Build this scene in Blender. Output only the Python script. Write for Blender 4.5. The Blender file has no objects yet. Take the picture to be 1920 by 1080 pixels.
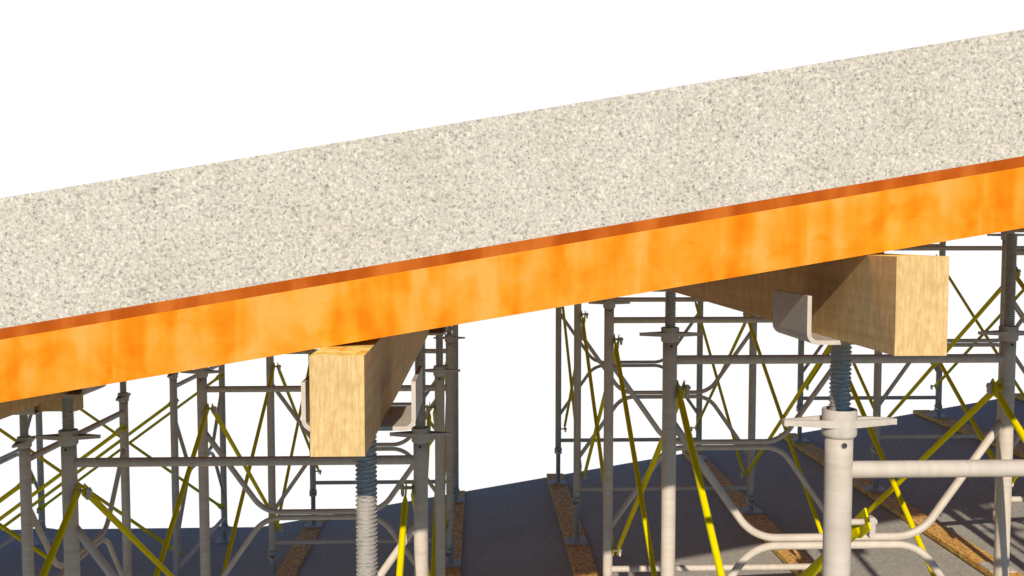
import bpy, bmesh, math, random
from mathutils import Vector, Matrix
random.seed(7)
S = bpy.context.scene
COL = S.collection
ZO = 2.588                     # height of the eye above the level part of the ground
SLOPE = 1/6
PI = math.pi

# ------------------------------------------------------------------ tags
def tag(o, label=None, cat=None, group=None, kind=None):
    if label: o['label'] = label
    if cat: o['category'] = cat
    if group: o['group'] = group
    if kind: o['kind'] = kind
    return o

def empty(name, loc, rot=(0, 0, 0)):
    o = bpy.data.objects.new(name, None)
    o.empty_display_size = 0.1
    o.location = loc; o.rotation_euler = rot
    COL.objects.link(o)
    return o

# ------------------------------------------------------------------ mesh builder
class MB:
    def __init__(self):
        self.bm = bmesh.new()
        self.uv = self.bm.loops.layers.uv.new('UVMap')
    def face(self, vs, uvs=None, smooth=False):
        f = self.bm.faces.new(vs)
        f.smooth = smooth
        if uvs:
            for l, u in zip(f.loops, uvs): l[self.uv].uv = u
        return f
    def box(self, a, b):
        (x0, y0, z0), (x1, y1, z1) = a, b
        v = [self.bm.verts.new(p) for p in ((x0,y0,z0),(x1,y0,z0),(x1,y1,z0),(x0,y1,z0),(x0,y0,z1),(x1,y0,z1),(x1,y1,z1),(x0,y1,z1))]
        for q in ((0,3,2,1),(4,5,6,7),(0,1,5,4),(1,2,6,5),(2,3,7,6),(3,0,4,7)):
            self.face([v[i] for i in q])
    def prism(self, pts, d, axis='y', off=0.0):
        """closed outline pts (2-D) extruded over d along axis"""
        def P(p, t):
            return {'y': (p[0], t, p[1]), 'x': (t, p[0], p[1]), 'z': (p[0], p[1], t)}[axis]
        a = [self.bm.verts.new(P(p, off)) for p in pts]
        b = [self.bm.verts.new(P(p, off + d)) for p in pts]
        self.face(a); self.face(list(reversed(b)))
        n = len(pts)
        for i in range(n):
            j = (i+1) % n
            self.face([a[j], a[i], b[i], b[j]])
    def tube(self, path, r, seg=20, cap=True, radii=None, squash=None):
        """tube along a list of points; squash[i] = (rx, ry) overrides the round section"""
        path = [Vector(p) for p in path]
        n = len(path)
        t0 = (path[1]-path[0]).normalized()
        up = Vector((0, 1, 0)) if abs(t0.y) < 0.9 else Vector((1, 0, 0))
        nx = t0.cross(up).normalized(); ny = nx.cross(t0).normalized()
        rings = []; L = 0.0; Ls = []
        for i, p in enumerate(path):
            if i: L += (p-path[i-1]).length
            Ls.append(L)
            t = ((path[min(i+1, n-1)]-p).normalized() + (p-path[max(i-1, 0)]).normalized()).normalized() if 0 < i < n-1 else \
                ((path[1]-path[0]) if i == 0 else (path[-1]-path[-2])).normalized()
            nx = (nx - t*nx.dot(t)).normalized(); ny = t.cross(nx).normalized()
            rx = ry = (radii[i] if radii else r)
            if squash and squash[i]: rx, ry = squash[i]
            rings.append([self.bm.verts.new(p + nx*rx*math.cos(2*PI*k/seg) + ny*ry*math.sin(2*PI*k/seg)) for k in range(seg)])
        for i in range(n-1):
            for k in range(seg):
                k2 = (k+1) % seg
                u0, u1 = k/seg, (k+1)/seg
                self.face([rings[i][k], rings[i][k2], rings[i+1][k2], rings[i+1][k]],
                          [(u0, Ls[i]), (u1, Ls[i]), (u1, Ls[i+1]), (u0, Ls[i+1])], True)
        if cap:
            self.face(list(reversed(rings[0]))); self.face(rings[-1])
    def lathe(self, prof, seg=28, c=(0, 0, 0), axis='z'):
        """prof: list of (r, z); open profile, closed by the caller with r = 0 or by returning to the start"""
        rings = []
        for r, z in prof:
            ring = []
            for k in range(seg):
                a = 2*PI*k/seg
                p = (r*math.cos(a), r*math.sin(a), z) if axis == 'z' else (z, r*math.cos(a), r*math.sin(a))
                ring.append(self.bm.verts.new(Vector(p) + Vector(c)))
            rings.append(ring)
        for i in range(len(rings)-1):
            for k in range(seg):
                k2 = (k+1) % seg
                self.face([rings[i][k], rings[i][k2], rings[i+1][k2], rings[i+1][k]],
                          [(k/seg, prof[i][1]), ((k+1)/seg, prof[i][1]), ((k+1)/seg, prof[i+1][1]), (k/seg, prof[i+1][1])])
        return rings
    def build(self, name, mat, parent=None, loc=(0,0,0), rot=(0,0,0), bevel=0.0, sharp=None):
        me = bpy.data.meshes.new(name)
        bmesh.ops.recalc_face_normals(self.bm, faces=self.bm.faces)
        if bevel:
            es = [e for e in self.bm.edges if len(e.link_faces) == 2 and e.calc_face_angle(0) > 0.6]
            bmesh.ops.bevel(self.bm, geom=es, offset=bevel, segments=2, affect='EDGES', profile=0.6)
        self.bm.to_mesh(me); self.bm.free()
        me.materials.append(mat)
        o = bpy.data.objects.new(name, me)
        o.location = loc; o.rotation_euler = rot
        COL.objects.link(o)
        if parent: o.parent = parent
        if sharp is not None:
            for p in me.polygons: p.use_smooth = True
            me.set_sharp_from_angle(angle=math.radians(sharp))
        return o

def copy_tree(o, parent=None):
    c = o.copy(); COL.objects.link(c)
    c.parent = parent
    for ch in list(o.children): copy_tree(ch, c)
    return c

# ------------------------------------------------------------------ materials
def mat_new(name):
    m = bpy.data.materials.new(name); m.use_nodes = True
    nt = m.node_tree
    bsdf = nt.nodes['Principled BSDF']
    return m, nt, bsdf
def N(nt, t, **kw):
    n = nt.nodes.new(t)
    for k, v in kw.items():
        if k in n.inputs.keys(): n.inputs[k].default_value = v
        else: setattr(n, k, v)
    return n
def link(nt, a, b): nt.links.new(a, b)
def ramp(nt, src, stops, interp='LINEAR'):
    r = nt.nodes.new('ShaderNodeValToRGB'); r.color_ramp.interpolation = interp
    e = r.color_ramp.elements
    while len(e) < len(stops): e.new(0.5)
    for i, (p, c) in enumerate(stops):
        e[i].position = p
        e[i].color = (c if len(c) == 4 else (*c, 1)) if hasattr(c, '__len__') else (c, c, c, 1)
    nt.links.new(src, r.inputs[0]); return r
def coords(nt, scale=(1,1,1), kind='Object', rot=(0,0,0)):
    tc = nt.nodes.new('ShaderNodeTexCoord'); mp = nt.nodes.new('ShaderNodeMapping')
    mp.inputs['Scale'].default_value = scale; mp.inputs['Rotation'].default_value = rot
    nt.links.new(tc.outputs[kind], mp.inputs[0]); return mp.outputs[0]
def noise(nt, vec, scale, detail=4, rough=0.5, dist=0.0):
    n = nt.nodes.new('ShaderNodeTexNoise')
    n.inputs['Scale'].default_value = scale; n.inputs['Detail'].default_value = detail
    n.inputs['Roughness'].default_value = rough; n.inputs['Distortion'].default_value = dist
    nt.links.new(vec, n.inputs['Vector']); return n
def mix(nt, fac, a, b, mode='MIX'):
    m = nt.nodes.new('ShaderNodeMix'); m.data_type = 'RGBA'; m.blend_type = mode
    for s, v in ((m.inputs[0], fac), (m.inputs[6], a), (m.inputs[7], b)):
        if hasattr(v, 'is_linked'): nt.links.new(v, s)
        else: s.default_value = v if s.type != 'RGBA' or len(v) == 4 else (*v, 1)
    return m.outputs[2]
def bump(nt, h, strength, dist, bsdf):
    b = nt.nodes.new('ShaderNodeBump'); b.inputs['Strength'].default_value = strength; b.inputs['Distance'].default_value = dist
    nt.links.new(h, b.inputs['Height']); nt.links.new(b.outputs[0], bsdf.inputs['Normal'])
def rnd(nt):
    return nt.nodes.new('ShaderNodeObjectInfo').outputs['Random']

def m_concrete():
    m, nt, b = mat_new('exposed_aggregate_concrete')
    v = coords(nt)
    n1 = noise(nt, v, 190, 2.5, 0.65, 0.6)
    c1 = ramp(nt, n1.outputs[0], [(0.30, (.25,.25,.22)), (0.42, (.47,.45,.395)), (0.52, (.57,.54,.465)), (0.61, (.65,.615,.53)), (0.72, (.86,.81,.68))])
    n2 = noise(nt, v, 9, 3, 0.6)
    c2 = ramp(nt, n2.outputs[0], [(0.3, (1.01,.965,.905)), (0.7, (1.09,1.06,1.02))])
    vo = nt.nodes.new('ShaderNodeTexVoronoi'); vo.inputs['Scale'].default_value = 115
    nt.links.new(v, vo.inputs['Vector'])
    dark = ramp(nt, vo.outputs['Distance'], [(0.10, (.36,.37,.35)), (0.24, (1,1,1))])
    sel = noise(nt, v, 60, 1, 0.5); selr = ramp(nt, sel.outputs[0], [(0.47, 0), (0.60, 1)])
    c = mix(nt, 1.0, c1.outputs[0], c2.outputs[0], 'MULTIPLY')
    c = mix(nt, selr.outputs[0], c, mix(nt, 1.0, c, dark.outputs[0], 'MULTIPLY'))
    link(nt, c, b.inputs['Base Color']); b.inputs['Roughness'].default_value = 0.9
    bump(nt, n1.outputs[0], 0.35, 0.002, b)
    return m

def m_ground():
    m, nt, b = mat_new('grey_asphalt_screed')
    v = coords(nt)
    n1 = noise(nt, v, 130, 4, 0.7)
    n2 = noise(nt, v, 1.3, 4, 0.55)
    n3 = noise(nt, v, 38, 3, 0.6)
    c1 = ramp(nt, n1.outputs[0], [(0.30, (.285,.275,.24)), (0.5, (.47,.445,.38)), (0.70, (.66,.62,.53))])
    c2 = ramp(nt, n2.outputs[0], [(0.3, (.9,.9,.9)), (0.7, (1.06,1.05,1.03))])
    c3 = ramp(nt, n3.outputs[0], [(0.3, (.86,.86,.86)), (0.7, (1.12,1.12,1.12))])
    c = mix(nt, 1.0, mix(nt, 1.0, c1.outputs[0], c2.outputs[0], 'MULTIPLY'), c3.outputs[0], 'MULTIPLY')
    link(nt, c, b.inputs['Base Color']); b.inputs['Roughness'].default_value = 0.92
    bump(nt, n1.outputs[0], 0.5, 0.004, b)
    return m

def m_orange():
    m, nt, b = mat_new('orange_stained_formwork_timber')
    v = coords(nt)
    vs = coords(nt, (9, 5, 6.5))
    n1 = noise(nt, vs, 1.6, 3, 0.5, 0.9)
    vg = coords(nt, (24, 20, 2.2), rot=(0, 0.16, 0))
    n2 = noise(nt, vg, 1.0, 2, 0.5, 0.3)
    vh = coords(nt, (7, 4, 30), rot=(0, 0.16, 0)); n3 = noise(nt, vh, 1.0, 2.5, 0.5, 1.6)
    a = nt.nodes.new('ShaderNodeMath'); a.operation = 'MULTIPLY_ADD'; a.inputs[1].default_value = 0.5
    link(nt, n1.outputs[0], a.inputs[0])
    a2 = nt.nodes.new('ShaderNodeMath'); a2.operation = 'MULTIPLY'; a2.inputs[1].default_value = 0.40
    link(nt, n2.outputs[0], a2.inputs[0]); link(nt, a2.outputs[0], a.inputs[2])
    a3 = nt.nodes.new('ShaderNodeMath'); a3.operation = 'MULTIPLY_ADD'; a3.inputs[1].default_value = 0.10
    link(nt, n3.outputs[0], a3.inputs[0]); link(nt, a.outputs[0], a3.inputs[2])
    vb = coords(nt, (11, 5, 0.9), rot=(0, 0.16, 0)); nb = noise(nt, vb, 1.0, 3, 0.62, 0.5)
    band = ramp(nt, nb.outputs[0], [(0.36, 0.0), (0.43, 0.30), (0.455, 0.45), (0.52, 0.55), (0.545, 0.75), (0.64, 1.0)])
    vk = coords(nt, (16, 10, 26), rot=(0, 0.16, 0)); nk = noise(nt, vk, 1.0, 4, 0.6, 1.4)
    kn = ramp(nt, nk.outputs[0], [(0.30, 0.0), (0.46, 1.0)])
    m1 = nt.nodes.new('ShaderNodeMath'); m1.operation = 'MULTIPLY_ADD'; m1.inputs[1].default_value = 0.10
    link(nt, band.outputs[0], m1.inputs[0]); link(nt, a3.outputs[0], m1.inputs[2])
    m2 = nt.nodes.new('ShaderNodeMath'); m2.operation = 'MULTIPLY_ADD'; m2.inputs[1].default_value = 0.05
    link(nt, kn.outputs[0], m2.inputs[0]); link(nt, m1.outputs[0], m2.inputs[2])
    c = ramp(nt, m2.outputs[0], [(0.44, (.82,.185,.001)), (0.53, (.85,.245,.005)), (0.61, (.86,.30,.020)), (0.72, (.88,.37,.065))])
    link(nt, c.outputs[0], b.inputs['Base Color']); b.inputs['Roughness'].default_value = 0.7
    b.inputs['Specular IOR Level'].default_value = 0.1
    return m

def m_ply():
    m, nt, b = mat_new('red_brown_plywood_edge')
    v = coords(nt, (16, 7, 4))
    n1 = noise(nt, v, 1.2, 3, 0.5, 0.4)
    c = ramp(nt, n1.outputs[0], [(0.35, (.39,.072,.005)), (0.5, (.46,.095,.009)), (0.65, (.56,.14,.018))])
    link(nt, c.outputs[0], b.inputs['Base Color']); b.inputs['Roughness'].default_value = 0.8; b.inputs['Specular IOR Level'].default_value = 0.05
    return m

def m_timber(axis=1):
    """pale softwood; grain runs along the local axis given, rings show on the end"""
    m, nt, b = mat_new('pale_softwood_timber')
    sc = [150.0, 110.0, 60.0]; sc[axis] = 2.2
    v = coords(nt, tuple(sc))
    n1 = noise(nt, v, 1.0, 4, 0.55, 0.35)
    vf = coords(nt, (230, 130, 42)); nf = noise(nt, vf, 1.0, 3, 0.6)
    vr = coords(nt, (120, 40, 14)); nr = noise(nt, vr, 1.0, 2, 0.5)
    c = ramp(nt, n1.outputs[0], [(0.28, (.64,.41,.15)), (0.45, (.72,.475,.19)), (0.6, (.77,.52,.22)), (0.75, (.84,.59,.27))])
    f = ramp(nt, nf.outputs[0], [(0.3, (.84,.82,.78)), (0.55, (1.0,1.0,1.0)), (0.75, (1.12,1.14,1.2))])
    r = ramp(nt, nr.outputs[0], [(0.3, (.9,.88,.84)), (0.6, (1.05,1.05,1.05))])
    col = mix(nt, 1.0, mix(nt, 1.0, c.outputs[0], f.outputs[0], 'MULTIPLY'), r.outputs[0], 'MULTIPLY')
    link(nt, col, b.inputs['Base Color']); b.inputs['Roughness'].default_value = 0.75
    bump(nt, nf.outputs[0], 0.15, 0.0015, b)
    return m

def m_osb():
    m, nt, b = mat_new('strand_board')
    v = coords(nt)
    d = noise(nt, v, 22, 2, 0.5)
    wv = nt.nodes.new('ShaderNodeVectorMath'); wv.operation = 'MULTIPLY_ADD'
    wv.inputs[1].default_value = (.07, .07, .07); link(nt, d.outputs['Color'], wv.inputs[0]); link(nt, v, wv.inputs[2])
    vo = nt.nodes.new('ShaderNodeTexVoronoi'); vo.inputs['Scale'].default_value = 1.0
    mp = nt.nodes.new('ShaderNodeMapping'); mp.inputs['Scale'].default_value = (85, 42, 60); mp.inputs['Rotation'].default_value = (0, 0, .5)
    link(nt, wv.outputs[0], mp.inputs[0]); link(nt, mp.outputs[0], vo.inputs['Vector'])
    n1 = noise(nt, mp.outputs[0], 0.9, 3, 0.6)
    se = nt.nodes.new('ShaderNodeSeparateColor'); link(nt, vo.outputs['Color'], se.inputs[0])
    c = ramp(nt, se.outputs[0], [(0.0, (.48,.18,.022)), (0.2, (.76,.37,.06)), (0.6, (.90,.48,.10)), (1.0, (.98,.66,.20))])
    f = ramp(nt, n1.outputs[0], [(0.3, (.72,.68,.6)), (0.55, (1.0,1.0,1.0)), (0.8, (1.15,1.2,1.3))])
    col = mix(nt, 1.0, c.outputs[0], f.outputs[0], 'MULTIPLY')
    link(nt, col, b.inputs['Base Color']); b.inputs['Roughness'].default_value = 0.75
    bump(nt, se.outputs[0], 0.3, 0.001, b)
    return m

def m_steel(name='weathered_galvanised_tube', sc=(0.4, 60, 1)):
    """weathered galvanised tube: faint rings across the length (UV v = metres along the tube)"""
    m, nt, b = mat_new(name)
    tc = nt.nodes.new('ShaderNodeTexCoord'); mp = nt.nodes.new('ShaderNodeMapping')
    mp.inputs['Scale'].default_value = sc; link(nt, tc.outputs['UV'], mp.inputs[0])
    oi = rnd(nt); cx = nt.nodes.new('ShaderNodeCombineXYZ'); mu = nt.nodes.new('ShaderNodeMath'); mu.operation = 'MULTIPLY'; mu.inputs[1].default_value = 40
    link(nt, oi, mu.inputs[0]); link(nt, mu.outputs[0], cx.inputs[2]); link(nt, cx.outputs[0], mp.inputs['Location'])
    n1 = noise(nt, mp.outputs[0], 1.0, 4, 0.6, 0.25)
    v = coords(nt); n2 = noise(nt, v, 24, 3, 0.55); n3 = noise(nt, v, 5, 3, 0.5)
    c = ramp(nt, n1.outputs[0], [(0.25, (.53,.46,.375)), (0.42, (.605,.53,.435)), (0.58, (.635,.56,.46)), (0.78, (.70,.625,.52))])
    f = ramp(nt, n2.outputs[0], [(0.3, (.93,.92,.91)), (0.7, (1.05,1.05,1.06))])
    g = ramp(nt, n3.outputs[0], [(0.3, (.94,.93,.92)), (0.7, (1.05,1.05,1.05))])
    col = mix(nt, 1.0, mix(nt, 1.0, c.outputs[0], f.outputs[0], 'MULTIPLY'), g.outputs[0], 'MULTIPLY')
    link(nt, col, b.inputs['Base Color']); b.inputs['Roughness'].default_value = 0.62
    b.inputs['Specular IOR Level'].default_value = 0.3
    bump(nt, n1.outputs[0], 0.08, 0.001, b)
    return m

def m_plate():
    m, nt, b = mat_new('galvanised_plate')
    v = coords(nt); n1 = noise(nt, v, 60, 4, 0.6); n2 = noise(nt, v, 9, 3, 0.5)
    c = ramp(nt, n1.outputs[0], [(0.3, (.53,.47,.395)), (0.55, (.60,.53,.445)), (0.8, (.66,.59,.505))])
    f = ramp(nt, n2.outputs[0], [(0.3, (.94,.93,.92)), (0.7, (1.04,1.04,1.05))])
    link(nt, mix(nt, 1.0, c.outputs[0], f.outputs[0], 'MULTIPLY'), b.inputs['Base Color'])
    b.inputs['Roughness'].default_value = 0.6; b.inputs['Specular IOR Level'].default_value = 0.3
    return m

def m_thread():
    m, nt, b = mat_new('zinc_thread')
    v = coords(nt, (1, 1, 1)); n1 = noise(nt, v, 140, 3, 0.65, 0.5)
    vz = coords(nt, (60, 60, 500)); n2 = noise(nt, vz, 1.0, 3, 0.6, 0.5)
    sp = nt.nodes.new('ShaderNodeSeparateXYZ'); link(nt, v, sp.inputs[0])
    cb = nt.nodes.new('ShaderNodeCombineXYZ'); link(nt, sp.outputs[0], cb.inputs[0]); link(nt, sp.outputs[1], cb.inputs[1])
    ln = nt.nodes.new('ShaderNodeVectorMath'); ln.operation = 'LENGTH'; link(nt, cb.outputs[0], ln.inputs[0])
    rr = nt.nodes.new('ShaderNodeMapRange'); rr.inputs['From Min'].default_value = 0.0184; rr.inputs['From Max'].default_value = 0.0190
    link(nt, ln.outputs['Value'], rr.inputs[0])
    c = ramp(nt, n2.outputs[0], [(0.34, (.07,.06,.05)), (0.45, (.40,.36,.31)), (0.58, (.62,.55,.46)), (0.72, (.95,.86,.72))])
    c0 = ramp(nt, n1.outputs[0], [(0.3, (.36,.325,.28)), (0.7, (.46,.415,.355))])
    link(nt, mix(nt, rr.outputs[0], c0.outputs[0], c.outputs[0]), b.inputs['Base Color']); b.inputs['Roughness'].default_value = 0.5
    b.inputs['Metallic'].default_value = 0.1
    bump(nt, n1.outputs[0], 0.2, 0.001, b)
    return m

def m_yellow():
    m, nt, b = mat_new('yellow_painted_steel')
    v = coords(nt, (3, 30, 30)); n1 = noise(nt, v, 1.5, 4, 0.6)
    vw = coords(nt, (14, 60, 60)); n2 = noise(nt, vw, 1.0, 3, 0.7)
    c = ramp(nt, n1.outputs[0], [(0.3, (.70,.56,.0)), (0.5, (.80,.67,.0)), (0.75, (.86,.75,.002))])
    w = ramp(nt, n2.outputs[0], [(0.27, (.62,.55,.5)), (0.34, (1, 1, 1))])
    link(nt, mix(nt, 1.0, c.outputs[0], w.outputs[0], 'MULTIPLY'), b.inputs['Base Color'])
    b.inputs['Roughness'].default_value = 0.55; b.inputs['Specular IOR Level'].default_value = 0.06
    return m

def m_dark():
    m, nt, b = mat_new('dark_bore')
    v = coords(nt); n1 = noise(nt, v, 80)
    c = ramp(nt, n1.outputs[0], [(0.3, (.03,.028,.025)), (0.7, (.07,.065,.06))])
    link(nt, c.outputs[0], b.inputs['Base Color']); b.inputs['Roughness'].default_value = 0.8
    return m

CONC, GROUND, ORANGE, PLY = m_concrete(), m_ground(), m_orange(), m_ply()
WOODY, WOODX, OSB = m_timber(1), m_timber(0), m_osb()
def m_sunlit_top():  # bearer top: yellow and orange patches, brightened to paint in the sunlight
    m, nt, b = mat_new('yellow_sunlit_top_face')
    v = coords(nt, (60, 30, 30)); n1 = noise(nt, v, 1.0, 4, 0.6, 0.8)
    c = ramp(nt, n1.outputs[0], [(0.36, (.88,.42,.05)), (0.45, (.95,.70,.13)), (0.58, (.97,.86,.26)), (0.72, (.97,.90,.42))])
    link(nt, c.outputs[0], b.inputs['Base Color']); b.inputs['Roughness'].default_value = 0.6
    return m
SUNLIT_TOP = m_sunlit_top()
STEEL, STREAK, PLATE, THREAD, YELLOW, DARK = m_steel(), m_steel('drawn_galvanised_tube', (9, 2.5, 1)), m_plate(), m_thread(), m_yellow(), m_dark()

# ------------------------------------------------------------------ layout constants (eye-relative heights + ZO)
W = 1.219                      # frame width between post centres
D = 1.5292                     # spacing of the rows of frames
Y1 = 1.677                     # first row
BAYX = {'A': 0.671-2.1, 'F': 0.671, 'G': 0.671+2.1, 'H': 0.671+4.2}
LED = {'A': -0.7878, 'F': -0.4378, 'G': -0.0860, 'H': 0.264, 'P': -1.072}
FH = 1.3194                    # between the two ledgers
KINK = -1.96
YB = 8.12                      # far edge of the ground
YF = 1.475                     # front face of the deck
def ground_z(x): return ZO + (-2.152 + (x-0.671)*SLOPE) if x > KINK else ZO - 2.152 + (KINK-0.671)*SLOPE
def joist_bottom(x): return ZO - 0.0304 + (x-0.632)*(SLOPE+0.0014)

# ------------------------------------------------------------------ setting: ground
mb = MB()
zk = ground_z(KINK)
mb.prism([(-11, zk-0.35), (-11, zk), (KINK, zk), (11, ground_z(11)), (11, ground_z(11)-0.35), (KINK, zk-0.35)], YB+0.4, 'y', -0.4)
tag(mb.build('ground', GROUND), kind='structure')

# ------------------------------------------------------------------ concrete deck
XL, XR = -5.6, 6.3
XK = -1.98
pb = joist_bottom                                   # joist underside
h_j, h_p, h_s = 0.0998, 0.0178, 0.2045
flat_bot = ZO - 0.829 + 0.152 + 0.1003 + 0.0178
mb = MB()
t = lambda x: pb(x)+h_j+h_p
mb.prism([(XL, flat_bot), (XL, t(XK)+h_s), (XK, t(XK)+h_s), (XR, t(XR)+h_s), (XR, t(XR)), (XK, t(XK)), (XK, flat_bot)], 8.05-YF, 'y', YF)
tag(mb.build('concrete_slab', CONC), 'sloping slab of pale speckled concrete on top of the orange formwork', 'concrete slab')

# breaks between the boards of the edge joist
def ray_x(px, py, Y):
    f, yaw, pit = 1721.48, 0.035, 0.05677
    x, z = (px-960)/f, (540-py)/f
    y = math.cos(pit) + z*math.sin(pit); z2 = -math.sin(pit) + z*math.cos(pit)
    X = x*math.cos(yaw)+y*math.sin(yaw); Yd = -x*math.sin(yaw)+y*math.cos(yaw)
    return X*Y/Yd
s0, s1 = ray_x(210, 680, YF), ray_x(1842, 380, YF)
step = s1-s0
cuts = [XK+0.004] + [s0, s1] + [s1+step, s1+2*step, s1+3*step, XR]
cuts = [c for c in cuts if c <= XR]
seg_names = ['at the left edge of the photo', 'across the middle of the photo', 'at the right edge of the photo', 'just past the right edge', 'second past the right edge', 'at the far right end']
def sloped_bar(name, mat, x0, x1, zf, h, y0, y1, bevel=0.0):
    mb = MB()
    ox, oz = x0, zf(x0)
    mb.prism([(0, 0), (0, h), (x1-x0, zf(x1)-oz+h), (x1-x0, zf(x1)-oz)], y1-y0, 'y', 0)
    return mb.build(name, mat, loc=(ox, y0, oz), bevel=bevel)
for i in range(len(cuts)-1):
    a, b_ = cuts[i], cuts[i+1]-0.0001
    o = sloped_bar('edge_joist', ORANGE, a, b_, pb, h_j, YF, YF+0.05)
    tag(o, f'bright orange edge joist board under the slab, {seg_names[i]}', 'joist', 'boards of the orange edge joist')
    o = sloped_bar('plywood_sheet', PLY, a, b_, lambda x: pb(x)+h_j, h_p, YF, 8.05)
    tag(o, f'thin reddish brown plywood sheet above the orange joist, {seg_names[i]}', 'plywood', 'plywood sheets of the deck')
k = 1; y = YF+0.45
ordn = ['first', 'second', 'third', 'fourth', 'fifth', 'sixth', 'seventh', 'eighth', 'ninth', 'tenth', 'eleventh', 'twelfth', 'thirteenth', 'fourteenth', 'fifteenth']
while y < 8.0:
    o = sloped_bar('joist', ORANGE, XK+0.004, XR, pb, h_j, y, y+0.05)
    tag(o, f'orange joist under the deck, {ordn[k-1]} one behind the edge joist', 'joist', 'joists hidden behind the edge joist')
    y += 0.45; k += 1

# ------------------------------------------------------------------ prototypes
# frame: local origin = centre line of the first post at its foot; local x runs to the second post
ZL = FH + 0.064                # height of the upper ledger above the post foot
def make_frame():
    root = empty('shoring_frame', (0, 0, 0))
    zt = ZL + 0.064
    for sx, x in ((1, 0.0), (-1, W)):
        mb = MB()
        npt = 28
        mb.tube([(x, 0, zt*i/npt) for i in range(npt+1)], 0.0253, 32)
        post = mb.build('post', STEEL, root)
        for hz in (ZL+0.054-0.003, 0.010):
            mb = MB()
            mb.lathe([(0.0, -0.0258), (0.0052, -0.0258), (0.0052, -0.0215)], 14)
            ho = mb.build('pin_hole', DARK, post, loc=(x, 0, hz), rot=(-PI/2, 0, 0))
            ho.rotation_euler = (-PI/2, 0, 0)
            mb = MB()
            prof = [(0.0052, 0.0245), (0.0064, 0.0245), (0.0067, 0.0262), (0.0054, 0.0262), (0.0052, 0.0245)]
            mb.lathe(prof, 16)
            mb.build('hole_rim', PLATE, post, loc=(x, 0, hz), rot=(PI/2, 0, 0), sharp=40)
        for pz in (ZL-0.100, ZL-FH+0.100):
            mb = MB()
            x0 = x + sx*0.022; x1 = x + sx*(0.0253+0.0495)
            mb.tube([(x0, 0, pz), (x1-sx*0.0015, 0, pz), (x1, 0, pz)], 0.006, 16, radii=[0.006, 0.006, 0.005])
            pin = mb.build('brace_pin', PLATE, root, sharp=50)
            mb = MB()
            xc = x + sx*(0.0253+0.0385)
            out = [(-0.0048, 0.0105), (0.0048, 0.0105), (0.0055, 0.002), (0.0055, -0.02), (0.003, -0.029), (-0.002, -0.031), (-0.0048, -0.026)]
            mb.prism([(xc+sx*a*1.1, pz+c) for a, c in out], 0.0172, 'y', -0.0086)
            mb.build('latch', PLATE, pin, bevel=0.0012)
    for z in (ZL, ZL-FH):
        mb = MB()
        n = 24
        mb.tube([(0.004+(W-0.008)*i/n, 0, z) for i in range(n+1)], 0.0162, 24)
        mb.build('ledger', STEEL, root)
    zm = ZL-FH/2
    for s in (1, -1):
        zc = zm + s*0.0148; zj = zm + s*(FH/2-0.208+0.0)
        # straight leg from the post, fillet, level middle
        slope = 1.42
        xa = abs(zj-zc)/slope
        ta = 0.085; R = ta/math.tan(math.atan(slope)/2)
        half = []
        dirv = Vector((1, 0, -s*slope)).normalized()
        P0 = Vector((0.006, 0, zj - s*0.006*slope)); C = Vector((xa, 0, zc))
        half.append(P0)
        for i in range(1, 6): half.append(P0.lerp(C-dirv*ta, i/6))
        A = C-dirv*ta; cen = Vector((xa+ta, 0, zc+s*R)); 
        th = math.atan(slope)
        for i in range(0, 11):
            a = th*(1-i/10)
            half.append(Vector((cen.x-R*math.sin(a), 0, cen.z-s*R*math.cos(a))))
        mir = [Vector((W-p.x, 0, p.z)) for p in reversed(half)]
        mid = [half[-1].lerp(mir[0], i/5) for i in range(1, 5)]
        mb = MB(); mb.tube(half+mid+mir, 0.0138, 20)
        mb.build('bent_tube', STREAK, root)
    return root

# threaded rod: real ridges round a core
def thread_mesh(name, length, parent, z0, down):
    mb = MB(); seg = 22; pitch = 0.0081
    prof = [(0.0, 0.0174), (0.34, 0.0174), (0.46, 0.0199), (0.62, 0.0201), (0.74, 0.0174)]
    rows = []; turns = int(length/pitch)
    # helical strips: every turn is len(prof) rows that climb one pitch
    pts = [(0, 0.0, 0.0177)]
    allrows = []
    for tno in range(turns):
        for f, r in prof: allrows.append((tno*pitch+f*pitch, r))
    grid = []
    for z, r in allrows:
        ring = []
        for s in range(seg+1):
            a = 2*PI*s/seg
            ring.append(mb.bm.verts.new((r*math.cos(a), r*math.sin(a), z + pitch*s/seg)))
        grid.append(ring)
    for i in range(len(grid)-1):
        for s in range(seg):
            f = mb.face([grid[i][s], grid[i][s+1], grid[i+1][s+1], grid[i+1][s]])
    mb.lathe([(0.0, -0.0005), (0.0168, -0.0005), (0.0168, length), (0.0, length)], 20)
    bmesh.ops.transform(mb.bm, matrix=Matrix.Translation((0, 0, z0-length-0.004 if down else z0)), verts=mb.bm.verts)
    o = mb.build(name, THREAD, parent, sharp=28)
    return o

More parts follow.
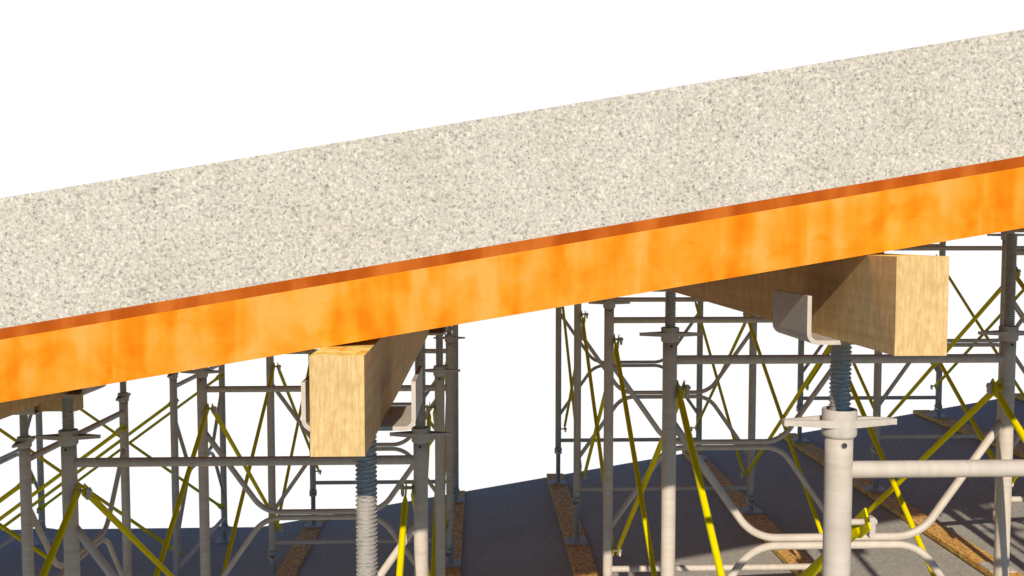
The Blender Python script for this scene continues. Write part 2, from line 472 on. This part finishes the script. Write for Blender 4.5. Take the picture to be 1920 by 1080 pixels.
def wing_nut(parent, z, base=False):
    """collar with an open rim and two hollow triangular wings; origin at the collar's foot"""
    mb = MB()
    if not base:
        prof = [(0.0256, 0.0), (0.0275, -0.001), (0.0310, 0.003), (0.0318, 0.006), (0.0318, 0.049), (0.0308, 0.0515), (0.0268, 0.0515), (0.0258, 0.050), (0.0235, 0.036), (0.018, 0.034)]
    else:
        prof = [(0.018, 0.016), (0.0235, 0.0), (0.0275, 0.0), (0.0305, 0.004), (0.0318, 0.012), (0.0318, 0.047), (0.030, 0.050), (0.0256, 0.0505)]
    mb.lathe(prof, 36)
    zc = 0.027
    for s in (1, -1):
        for sy in (1, -1):
            # outer bar of the wing: from the collar's flank to the tip, thin and tapering
            a0 = (0.014, 0.0285); a1 = (0.104, 0.0050)
            th = 0.0045
            pts = [(0.010, 0.0305), (0.104, 0.0068), (0.104, 0.0012), (0.014, 0.0238)]
            v = []
            for (x, y), hz in zip(pts, (0.0075, 0.0052, 0.0052, 0.0075)):
                v.append((mb.bm.verts.new((s*x, sy*y, zc-hz)), mb.bm.verts.new((s*x, sy*y, zc+hz))))
            lo = [p[0] for p in v]; hi = [p[1] for p in v]
            mb.face(lo); mb.face(hi)
            for i in range(4): mb.face([lo[i], lo[(i+1) % 4], hi[(i+1) % 4], hi[i]])
        # web inside the wing, and its solid tip
        w = [(0.026, 0.019), (0.100, 0.002), (0.100, -0.002), (0.026, -0.019)]
        mb.prism([(s*x, y) for x, y in w], 0.004, 'z', zc-0.0055)
        mb.box((min(s*0.1035, s*0.1075), -0.0070, zc-0.0056), (max(s*0.1035, s*0.1075), 0.0070, zc+0.0056))
    return mb.build('wing_nut', PLATE, parent, loc=(0, 0, z), sharp=35)

def make_head_jack():
    """origin: centre of the underside of the U-plate; flanges stand at local +-x"""
    root = empty('head_jack', (0, 0, 0))
    mb = MB()
    hw, tk, fh, L, R = 0.0985, 0.0075, 0.086, 0.19, 0.020
    outer, inner = [], []
    outer.append((-hw, fh))
    for i in range(9):
        a = PI + (PI/2)*i/8
        outer.append((-hw+R+R*math.cos(a), R+R*math.sin(a)))
    for i in range(9):
        a = 3*PI/2 + (PI/2)*i/8
        outer.append((hw-R+R*math.cos(a), R+R*math.sin(a)))
    outer.append((hw, fh))
    r = R-tk
    inner.append((hw-tk, fh))
    for i in range(9):
        a = 0 - (PI/2)*i/8
        inner.append((hw-R+r*math.cos(a), R+r*math.sin(a)))
    for i in range(9):
        a = 3*PI/2 - (PI/2)*i/8
        inner.append((-hw+R+r*math.cos(a), R+r*math.sin(a)))
    inner.append((-hw+tk, fh))
    # strip quads (clean end faces instead of one big polygon)
    n = len(outer); inn = list(reversed(inner))
    A = [[mb.bm.verts.new((p[0], yy, p[1])) for p in outer] for yy in (-L/2, L/2)]
    B = [[mb.bm.verts.new((p[0], yy, p[1])) for p in inn] for yy in (-L/2, L/2)]
    for i in range(n-1):
        mb.face([A[0][i], A[0][i+1], A[1][i+1], A[1][i]]); mb.face([B[0][i], B[1][i], B[1][i+1], B[0][i+1]])
        for e in (0, 1): mb.face([A[e][i], B[e][i], B[e][i+1], A[e][i+1]])
    for i in (0, n-1): mb.face([A[0][i], A[1][i], B[1][i], B[0][i]])
    mb.build('u_plate', PLATE, root, sharp=40)
    thread_mesh('threaded_rod', 0.42, root, -0.001, True)
    wing_nut(root, 0)
    return root

def make_base_jack():
    """origin: underside of the foot plate"""
    root = empty('base_jack', (0, 0, 0))
    mb = MB()
    c = 0.018; w = 0.0745
    pl = [(-w, -w+c), (-w+c, -w), (w-c, -w), (w, -w+c), (w, w-c), (w-c, w), (-w+c, w), (-w, w-c)]
    mb.prism(pl, 0.006, 'z', 0)
    plate = mb.build('foot_plate', PLATE, root, bevel=0.0012)
    mb = MB()
    mb.lathe([(0.0, 0.0062), (0.026, 0.0062), (0.0215, 0.014), (0.0, 0.014)], 24)
    mb.build('weld_collar', PLATE, plate, sharp=30)
    for sx in (-1, 1):
        for sy in (-1, 1):
            mb = MB()
            mb.lathe([(0.0, 0.0063), (0.0078, 0.0063), (0.0065, 0.009), (0.004, 0.0095), (0.0, 0.008)], 14)
            mb.build('nail_boss', PLATE, plate, loc=(sx*0.050, sy*0.050, 0), sharp=30)
    thread_mesh('threaded_rod', 0.40, root, 0.006, False)
    wing_nut(root, 0, True)
    return root

BL = math.hypot(D, FH-0.2)
def make_brace():
    """origin: hole of the near plate; local x runs along the brace, local y is the plates' normal"""
    root = empty('cross_brace', (0, 0, 0))
    r = 0.0113
    xs = [0.026, 0.040, 0.056, 0.072] + [0.072+(BL-0.144)*i/10 for i in range(1, 10)] + [BL-0.072, BL-0.056, BL-0.040, BL-0.026]
    sq = []
    for i in range(len(xs)):
        j = min(i, len(xs)-1-i)
        sq.append([(0.0165, 0.0022), (0.0160, 0.0035), (0.0135, 0.0085), (r, r)][j] if j < 4 else (r, r))
    mb = MB()
    mb.tube([(x, 0, 0) for x in xs], r, 18, squash=sq)
    mb.build('brace_tube', YELLOW, root)
    for s, x0 in ((1, 0.0), (-1, BL)):
        mb = MB()
        # plate with the hook slot that drops over the pin
        o = [(-0.019, -0.0205), (0.034, -0.0205), (0.046, -0.0150), (0.046, 0.0150), (0.034, 0.0205), (-0.019, 0.0205),
             (-0.019, 0.0075), (-0.004, 0.0070), (0.006, 0.0068), (0.0075, 0.0), (0.006, -0.0068), (-0.006, -0.0068), (-0.010, -0.0030), (-0.019, -0.0030)]
        vs = [[mb.bm.verts.new((x0+s*a, yy, c)) for a, c in o] for yy in (-0.0017, 0.0017)]
        mb.face(vs[0]); mb.face(list(reversed(vs[1])))
        for i in range(len(o)):
            j = (i+1) % len(o); mb.face([vs[0][i], vs[0][j], vs[1][j], vs[1][i]])
        bmesh.ops.triangulate(mb.bm, faces=[f for f in mb.bm.faces if len(f.verts) > 4])
        mb.build('end_plate', YELLOW, root)
    return root

frame0, head0, base0, brace0 = make_frame(), make_head_jack(), make_base_jack(), make_brace()
used = set()
def inst(proto):
    if proto.name in used: return copy_tree(proto)
    used.add(proto.name); return proto

ROW = ['front row', 'second row', 'third row', 'fourth row', 'back row']
BAY = {'A': 'left of the central gap', 'F': 'right of the central gap', 'G': 'second bay right of gap', 'H': 'beyond the right edge'}
def put_frame(x, y, zled, rz, label, group):
    f = inst(frame0); f.location = (x, y, ZO+zled-ZL); f.rotation_euler = (0, 0, rz)
    tag(f, label, 'scaffold frame', group); return f
def child(o, n):
    return [c for c in o.children if c.name.split('.')[0] == n][0]
def put_head(x, y, zplate, zled, rz, label, group):
    h = inst(head0); h.location = (x, y, zplate); h.rotation_euler = (0, 0, rz)
    nut = child(h, 'wing_nut'); nut.location = (0, 0, ZO+zled+0.064-zplate)
    nut.rotation_euler = (0, 0, random.uniform(-.03, .03))
    tag(h, label, 'screw jack', group); return h
def put_base(x, y, zplate, zled, rz, label, group):
    h = inst(base0); h.location = (x, y, zplate); h.rotation_euler = (0, 0, rz)
    nut = child(h, 'wing_nut'); nut.location = (0, 0, ZO+zled-FH-0.064-0.0505-zplate)
    nut.rotation_euler = (0, 0, PI/2 + (random.uniform(-.35, .35) if x < 2.5 else random.uniform(-.55, -.3)))
    tag(h, label, 'screw jack', group); return h
def put_brace(p, q, normal, label, group):
    p, q = Vector(p), Vector(q)
    x = (q-p).normalized(); yv = Vector(normal); z = x.cross(yv).normalized()
    M = Matrix((x, yv, z)).transposed()
    b = inst(brace0); b.location = p; b.rotation_euler = M.to_euler()
    tag(b, label, 'cross brace', group); return b

bear_bot = lambda xp: ZO - 0.183 + (xp-0.671)*SLOPE
rows_of = {'A': range(1, 6), 'F': range(1, 6), 'G': range(1, 6), 'H': range(5, 6)}
for b in 'AFGH':
    for k in rows_of[b]:
        y = Y1+(k-1)*D
        put_frame(BAYX[b], y, LED[b], 0, f'grey tubular shoring frame in the {ROW[k-1]}, {BAY[b]}', 'shoring frames facing the camera')
        for s, side in ((0, 'left'), (1, 'right')):
            xp = BAYX[b]+s*W
            put_head(xp, y, bear_bot(xp)-0.0078, LED[b], 0,
                     f'threaded head jack on the {side} post, {ROW[k-1]}, {BAY[b]}', 'head jacks under the timber bearers')
            # board level, its top follows the ramp from post to post
            zb = ZO - 2.126 + (xp-0.671)*SLOPE
            put_base(xp, y, zb+0.0005, LED[b], 0,
                     f'threaded base jack under the {side} post, {ROW[k-1]}, {BAY[b]}', 'base jacks on the sole boards')
    ks = list(rows_of[b])
    for k in ks[:-1]:
        ya, yb = Y1+(k-1)*D, Y1+k*D
        zu, zd = ZO+LED[b]-0.100, ZO+LED[b]-FH+0.100
        for s, side in ((0, 'left'), (1, 'right')):
            xp = BAYX[b]+s*W; sg = 1 if s == 0 else -1
            xo = xp+sg*(0.0253+0.0262); xi = xp+sg*(0.0253+0.0035)
            if s == 1: xo, xi = xi, xo
            pair = f'{ROW[k-1]} to {ROW[k]}'.replace(' row to', ' to').replace('back row', 'back').replace(' row', '')
            put_brace((xo, ya, zu), (xo, yb, zd), (1, 0, 0), f'yellow brace sloping down rearward, {side} posts, {pair}, {BAY[b]}', 'yellow cross braces')
            put_brace((xi, ya, zd), (xi, yb, zu), (1, 0, 0), f'yellow brace sloping up rearward, {side} posts, {pair}, {BAY[b]}', 'yellow cross braces')

# side-on towers at the far left
PX = [-2.175, -3.699]
PY = [4.414, 6.543]
DP = PX[0]-PX[1]
pn = {0: 'right', 1: 'left'}
dn = {0: 'nearer', 1: 'farther'}
pbeam_bot = ZO - 0.829
gz_flat = ground_z(-3)
for i, y in enumerate(PY):
    for j, x in enumerate(PX):
        put_frame(x, y, LED['P'], PI/2, f'grey shoring frame turned side-on, {pn[j]} one of the {dn[i]} far left tower', 'side-on shoring frames at far left')
        for s, side in ((0, 'near'), (1, 'far')):
            put_head(x, y+s*W, pbeam_bot-0.0078, LED['P'], PI/2, f'head jack on the {side} post, {pn[j]} side of the {dn[i]} far left tower', 'head jacks of the far left towers')
            put_base(x, y+s*W, gz_flat+0.001, LED['P'], PI/2, f'base jack under the {side} post, {pn[j]} side of the {dn[i]} far left tower', 'base jacks of the far left towers')
    for s, side in ((0, 'near'), (1, 'far')):
        yp = y+s*W; sg = 1 if s == 0 else -1
        zu, zd = ZO+LED['P']-0.100, ZO+LED['P']-FH+0.100
        yo, yi = yp+sg*(0.0253+0.0262), yp+sg*(0.0253+0.0035)
        put_brace((PX[1], yo, zu), (PX[0], yo, zd), (0, 1, 0), f'yellow brace falling to the right, {side} side of the {dn[i]} far left tower', 'braces of the far left towers')
        put_brace((PX[1], yi, zd), (PX[0], yi, zu), (0, 1, 0), f'yellow brace rising to the right, {side} side of the {dn[i]} far left tower', 'braces of the far left towers')

# brace end points differ by a few millimetres between towers: the brace mesh length is the same everywhere

# ------------------------------------------------------------------ bearers, sole boards
bw, bh = 0.0812, 0.1520
for b in 'AFGH':
    for s, side in ((0, 'left'), (1, 'right')):
        if b == 'H' and s == 1: continue
        xp = BAYX[b]+s*W
        yf = 1.366 + 0.006*xp
        mb = MB(); mb.box((-bw/2, 0, 0), (bw/2, 8.0-yf, bh))
        o = mb.build('timber_bearer', WOODY, loc=(xp+(0.001 if b == 'F' and s == 0 else -0.003), yf, bear_bot(xp)), bevel=0.0006)
        o.data.materials.append(SUNLIT_TOP)
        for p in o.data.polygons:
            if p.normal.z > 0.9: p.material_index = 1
        tag(o, {'A0': 'brown shaded timber bearer over the left posts, bay left of the central gap', 'A1': 'pale timber bearer ending above the gap, in the left U-head of the photo',
                'F0': 'pale timber bearer with lit end at the right, above the frontmost post'}.get(f'{b}{s}',
                f'timber bearer over the {side} posts of the {BAY[b]}'), 'timber beam', 'timber bearers')
        zb = ZO - 2.126 + (xp-0.671)*SLOPE
        mb = MB(); mb.box((-0.0755, 0, -0.030), (0.0755, 8.10-0.3, 0))
        o = mb.build('sole_board', OSB, loc=(xp-0.002, 0.3, zb), bevel=0.0008)
        tag(o, f'strand board plank on the ground under {side} posts, {BAY[b]}', 'plank', 'sole boards on the ground')
for i, y in enumerate(PY):
    for s, side in ((0, 'near'), (1, 'far')):
        mb = MB(); mb.box((0, -bw/2, 0), (2.25, bw/2, bh))
        o = mb.build('timber_bearer', WOODX, loc=(-4.16, y+s*W, pbeam_bot), bevel=0.0006)
        tag(o, f'short cross timber on the {side} head jacks of the {dn[i]} far left tower', 'timber beam', 'cross timbers on the far left towers')
xj = -4.1; kk = 0
while xj < -2.0:
    mb = MB(); mb.box((0, 0, 0), (0.05, 8.05-YF, 0.0995))
    o = mb.build('joist', ORANGE, loc=(xj, YF, pbeam_bot+bh+0.0003))
    tag(o, f'orange joist under the level deck at the far left, {ordn[kk]} from the left', 'joist', 'joists of the level deck')
    xj += 0.42; kk += 1
mb = MB(); mb.box((0, 0, 0), (XK-XL, 8.05-YF, 0.0172))
o = mb.build('plywood_sheet', PLY, loc=(XL, YF, pbeam_bot+bh+0.1003))
tag(o, 'reddish brown plywood under the level part of the slab, beyond the left edge', 'plywood', 'plywood sheets of the deck')

# ------------------------------------------------------------------ light
sun_dir = Vector((0.096, 1.0, -0.49)).normalized()
ld = bpy.data.lights.new('sun', 'SUN'); ld.energy = 4.35; ld.angle = math.radians(0.55); ld.color = (1.0, 0.905, 0.775)
lo = bpy.data.objects.new('sun', ld); lo.rotation_euler = sun_dir.to_track_quat('-Z', 'Y').to_euler(); lo.location = (-1, -6, 8); COL.objects.link(lo)
wd = bpy.data.worlds.new('World'); S.world = wd; wd.use_nodes = True
nt = wd.node_tree; nt.nodes.clear()
out = nt.nodes.new('ShaderNodeOutputWorld'); bg = nt.nodes.new('ShaderNodeBackground'); bw_ = nt.nodes.new('ShaderNodeBackground')
sky = nt.nodes.new('ShaderNodeTexSky'); sky.sky_type = 'NISHITA'; sky.sun_disc = False
sky.sun_elevation = math.asin(-sun_dir.z); sky.sun_rotation = math.atan2(-sun_dir.x, -sun_dir.y)
hs = nt.nodes.new('ShaderNodeHueSaturation'); hs.inputs['Saturation'].default_value = 1.6
nt.links.new(sky.outputs[0], hs.inputs['Color']); nt.links.new(hs.outputs[0], bg.inputs[0]); bg.inputs[1].default_value = 0.10
sky.ozone_density = 7.0; sky.dust_density = 0.0; sky.air_density = 1.0
bw_.inputs[0].default_value = (1, 1, 1, 1); bw_.inputs[1].default_value = 1.02
# plain white low sky behind the deck, blue sky in all other directions
tc = nt.nodes.new('ShaderNodeTexCoord'); sx = nt.nodes.new('ShaderNodeSeparateXYZ'); nt.links.new(tc.outputs['Generated'], sx.inputs[0])
mr = nt.nodes.new('ShaderNodeMapRange'); mr.interpolation_type = 'SMOOTHSTEP'
mr.inputs['From Min'].default_value = math.sin(math.radians(14.8)); mr.inputs['From Max'].default_value = math.sin(math.radians(18.5))
nt.links.new(sx.outputs[2], mr.inputs[0])
ma = nt.nodes.new('ShaderNodeMapRange'); ma.interpolation_type = 'SMOOTHSTEP'     # white limited to the far side, shaped so blue sky fills the shade
ma.inputs['From Min'].default_value = 0.74; ma.inputs['From Max'].default_value = 0.50
nt.links.new(sx.outputs[1], ma.inputs[0])
mm = nt.nodes.new('ShaderNodeMath'); mm.operation = 'MAXIMUM'
nt.links.new(mr.outputs[0], mm.inputs[0]); nt.links.new(ma.outputs[0], mm.inputs[1])
ms = nt.nodes.new('ShaderNodeMixShader')
nt.links.new(mm.outputs[0], ms.inputs[0]); nt.links.new(bw_.outputs[0], ms.inputs[1]); nt.links.new(bg.outputs[0], ms.inputs[2])
nt.links.new(ms.outputs[0], out.inputs[0])

# ------------------------------------------------------------------ camera
cd = bpy.data.cameras.new('camera'); cd.sensor_width = 36; cd.lens = 36*1721.48/1920; cd.clip_start = 0.05; cd.clip_end = 500
co = bpy.data.objects.new('camera', cd); co.location = (0, 0, ZO); co.rotation_euler = (PI/2-0.05677, 0, -0.035)
COL.objects.link(co); S.camera = co
S.view_settings.view_transform = 'Standard'; S.view_settings.look = 'None'; S.view_settings.exposure = 0; S.view_settings.gamma = 1
S.cycles.max_bounces = 8; S.cycles.diffuse_bounces = 2
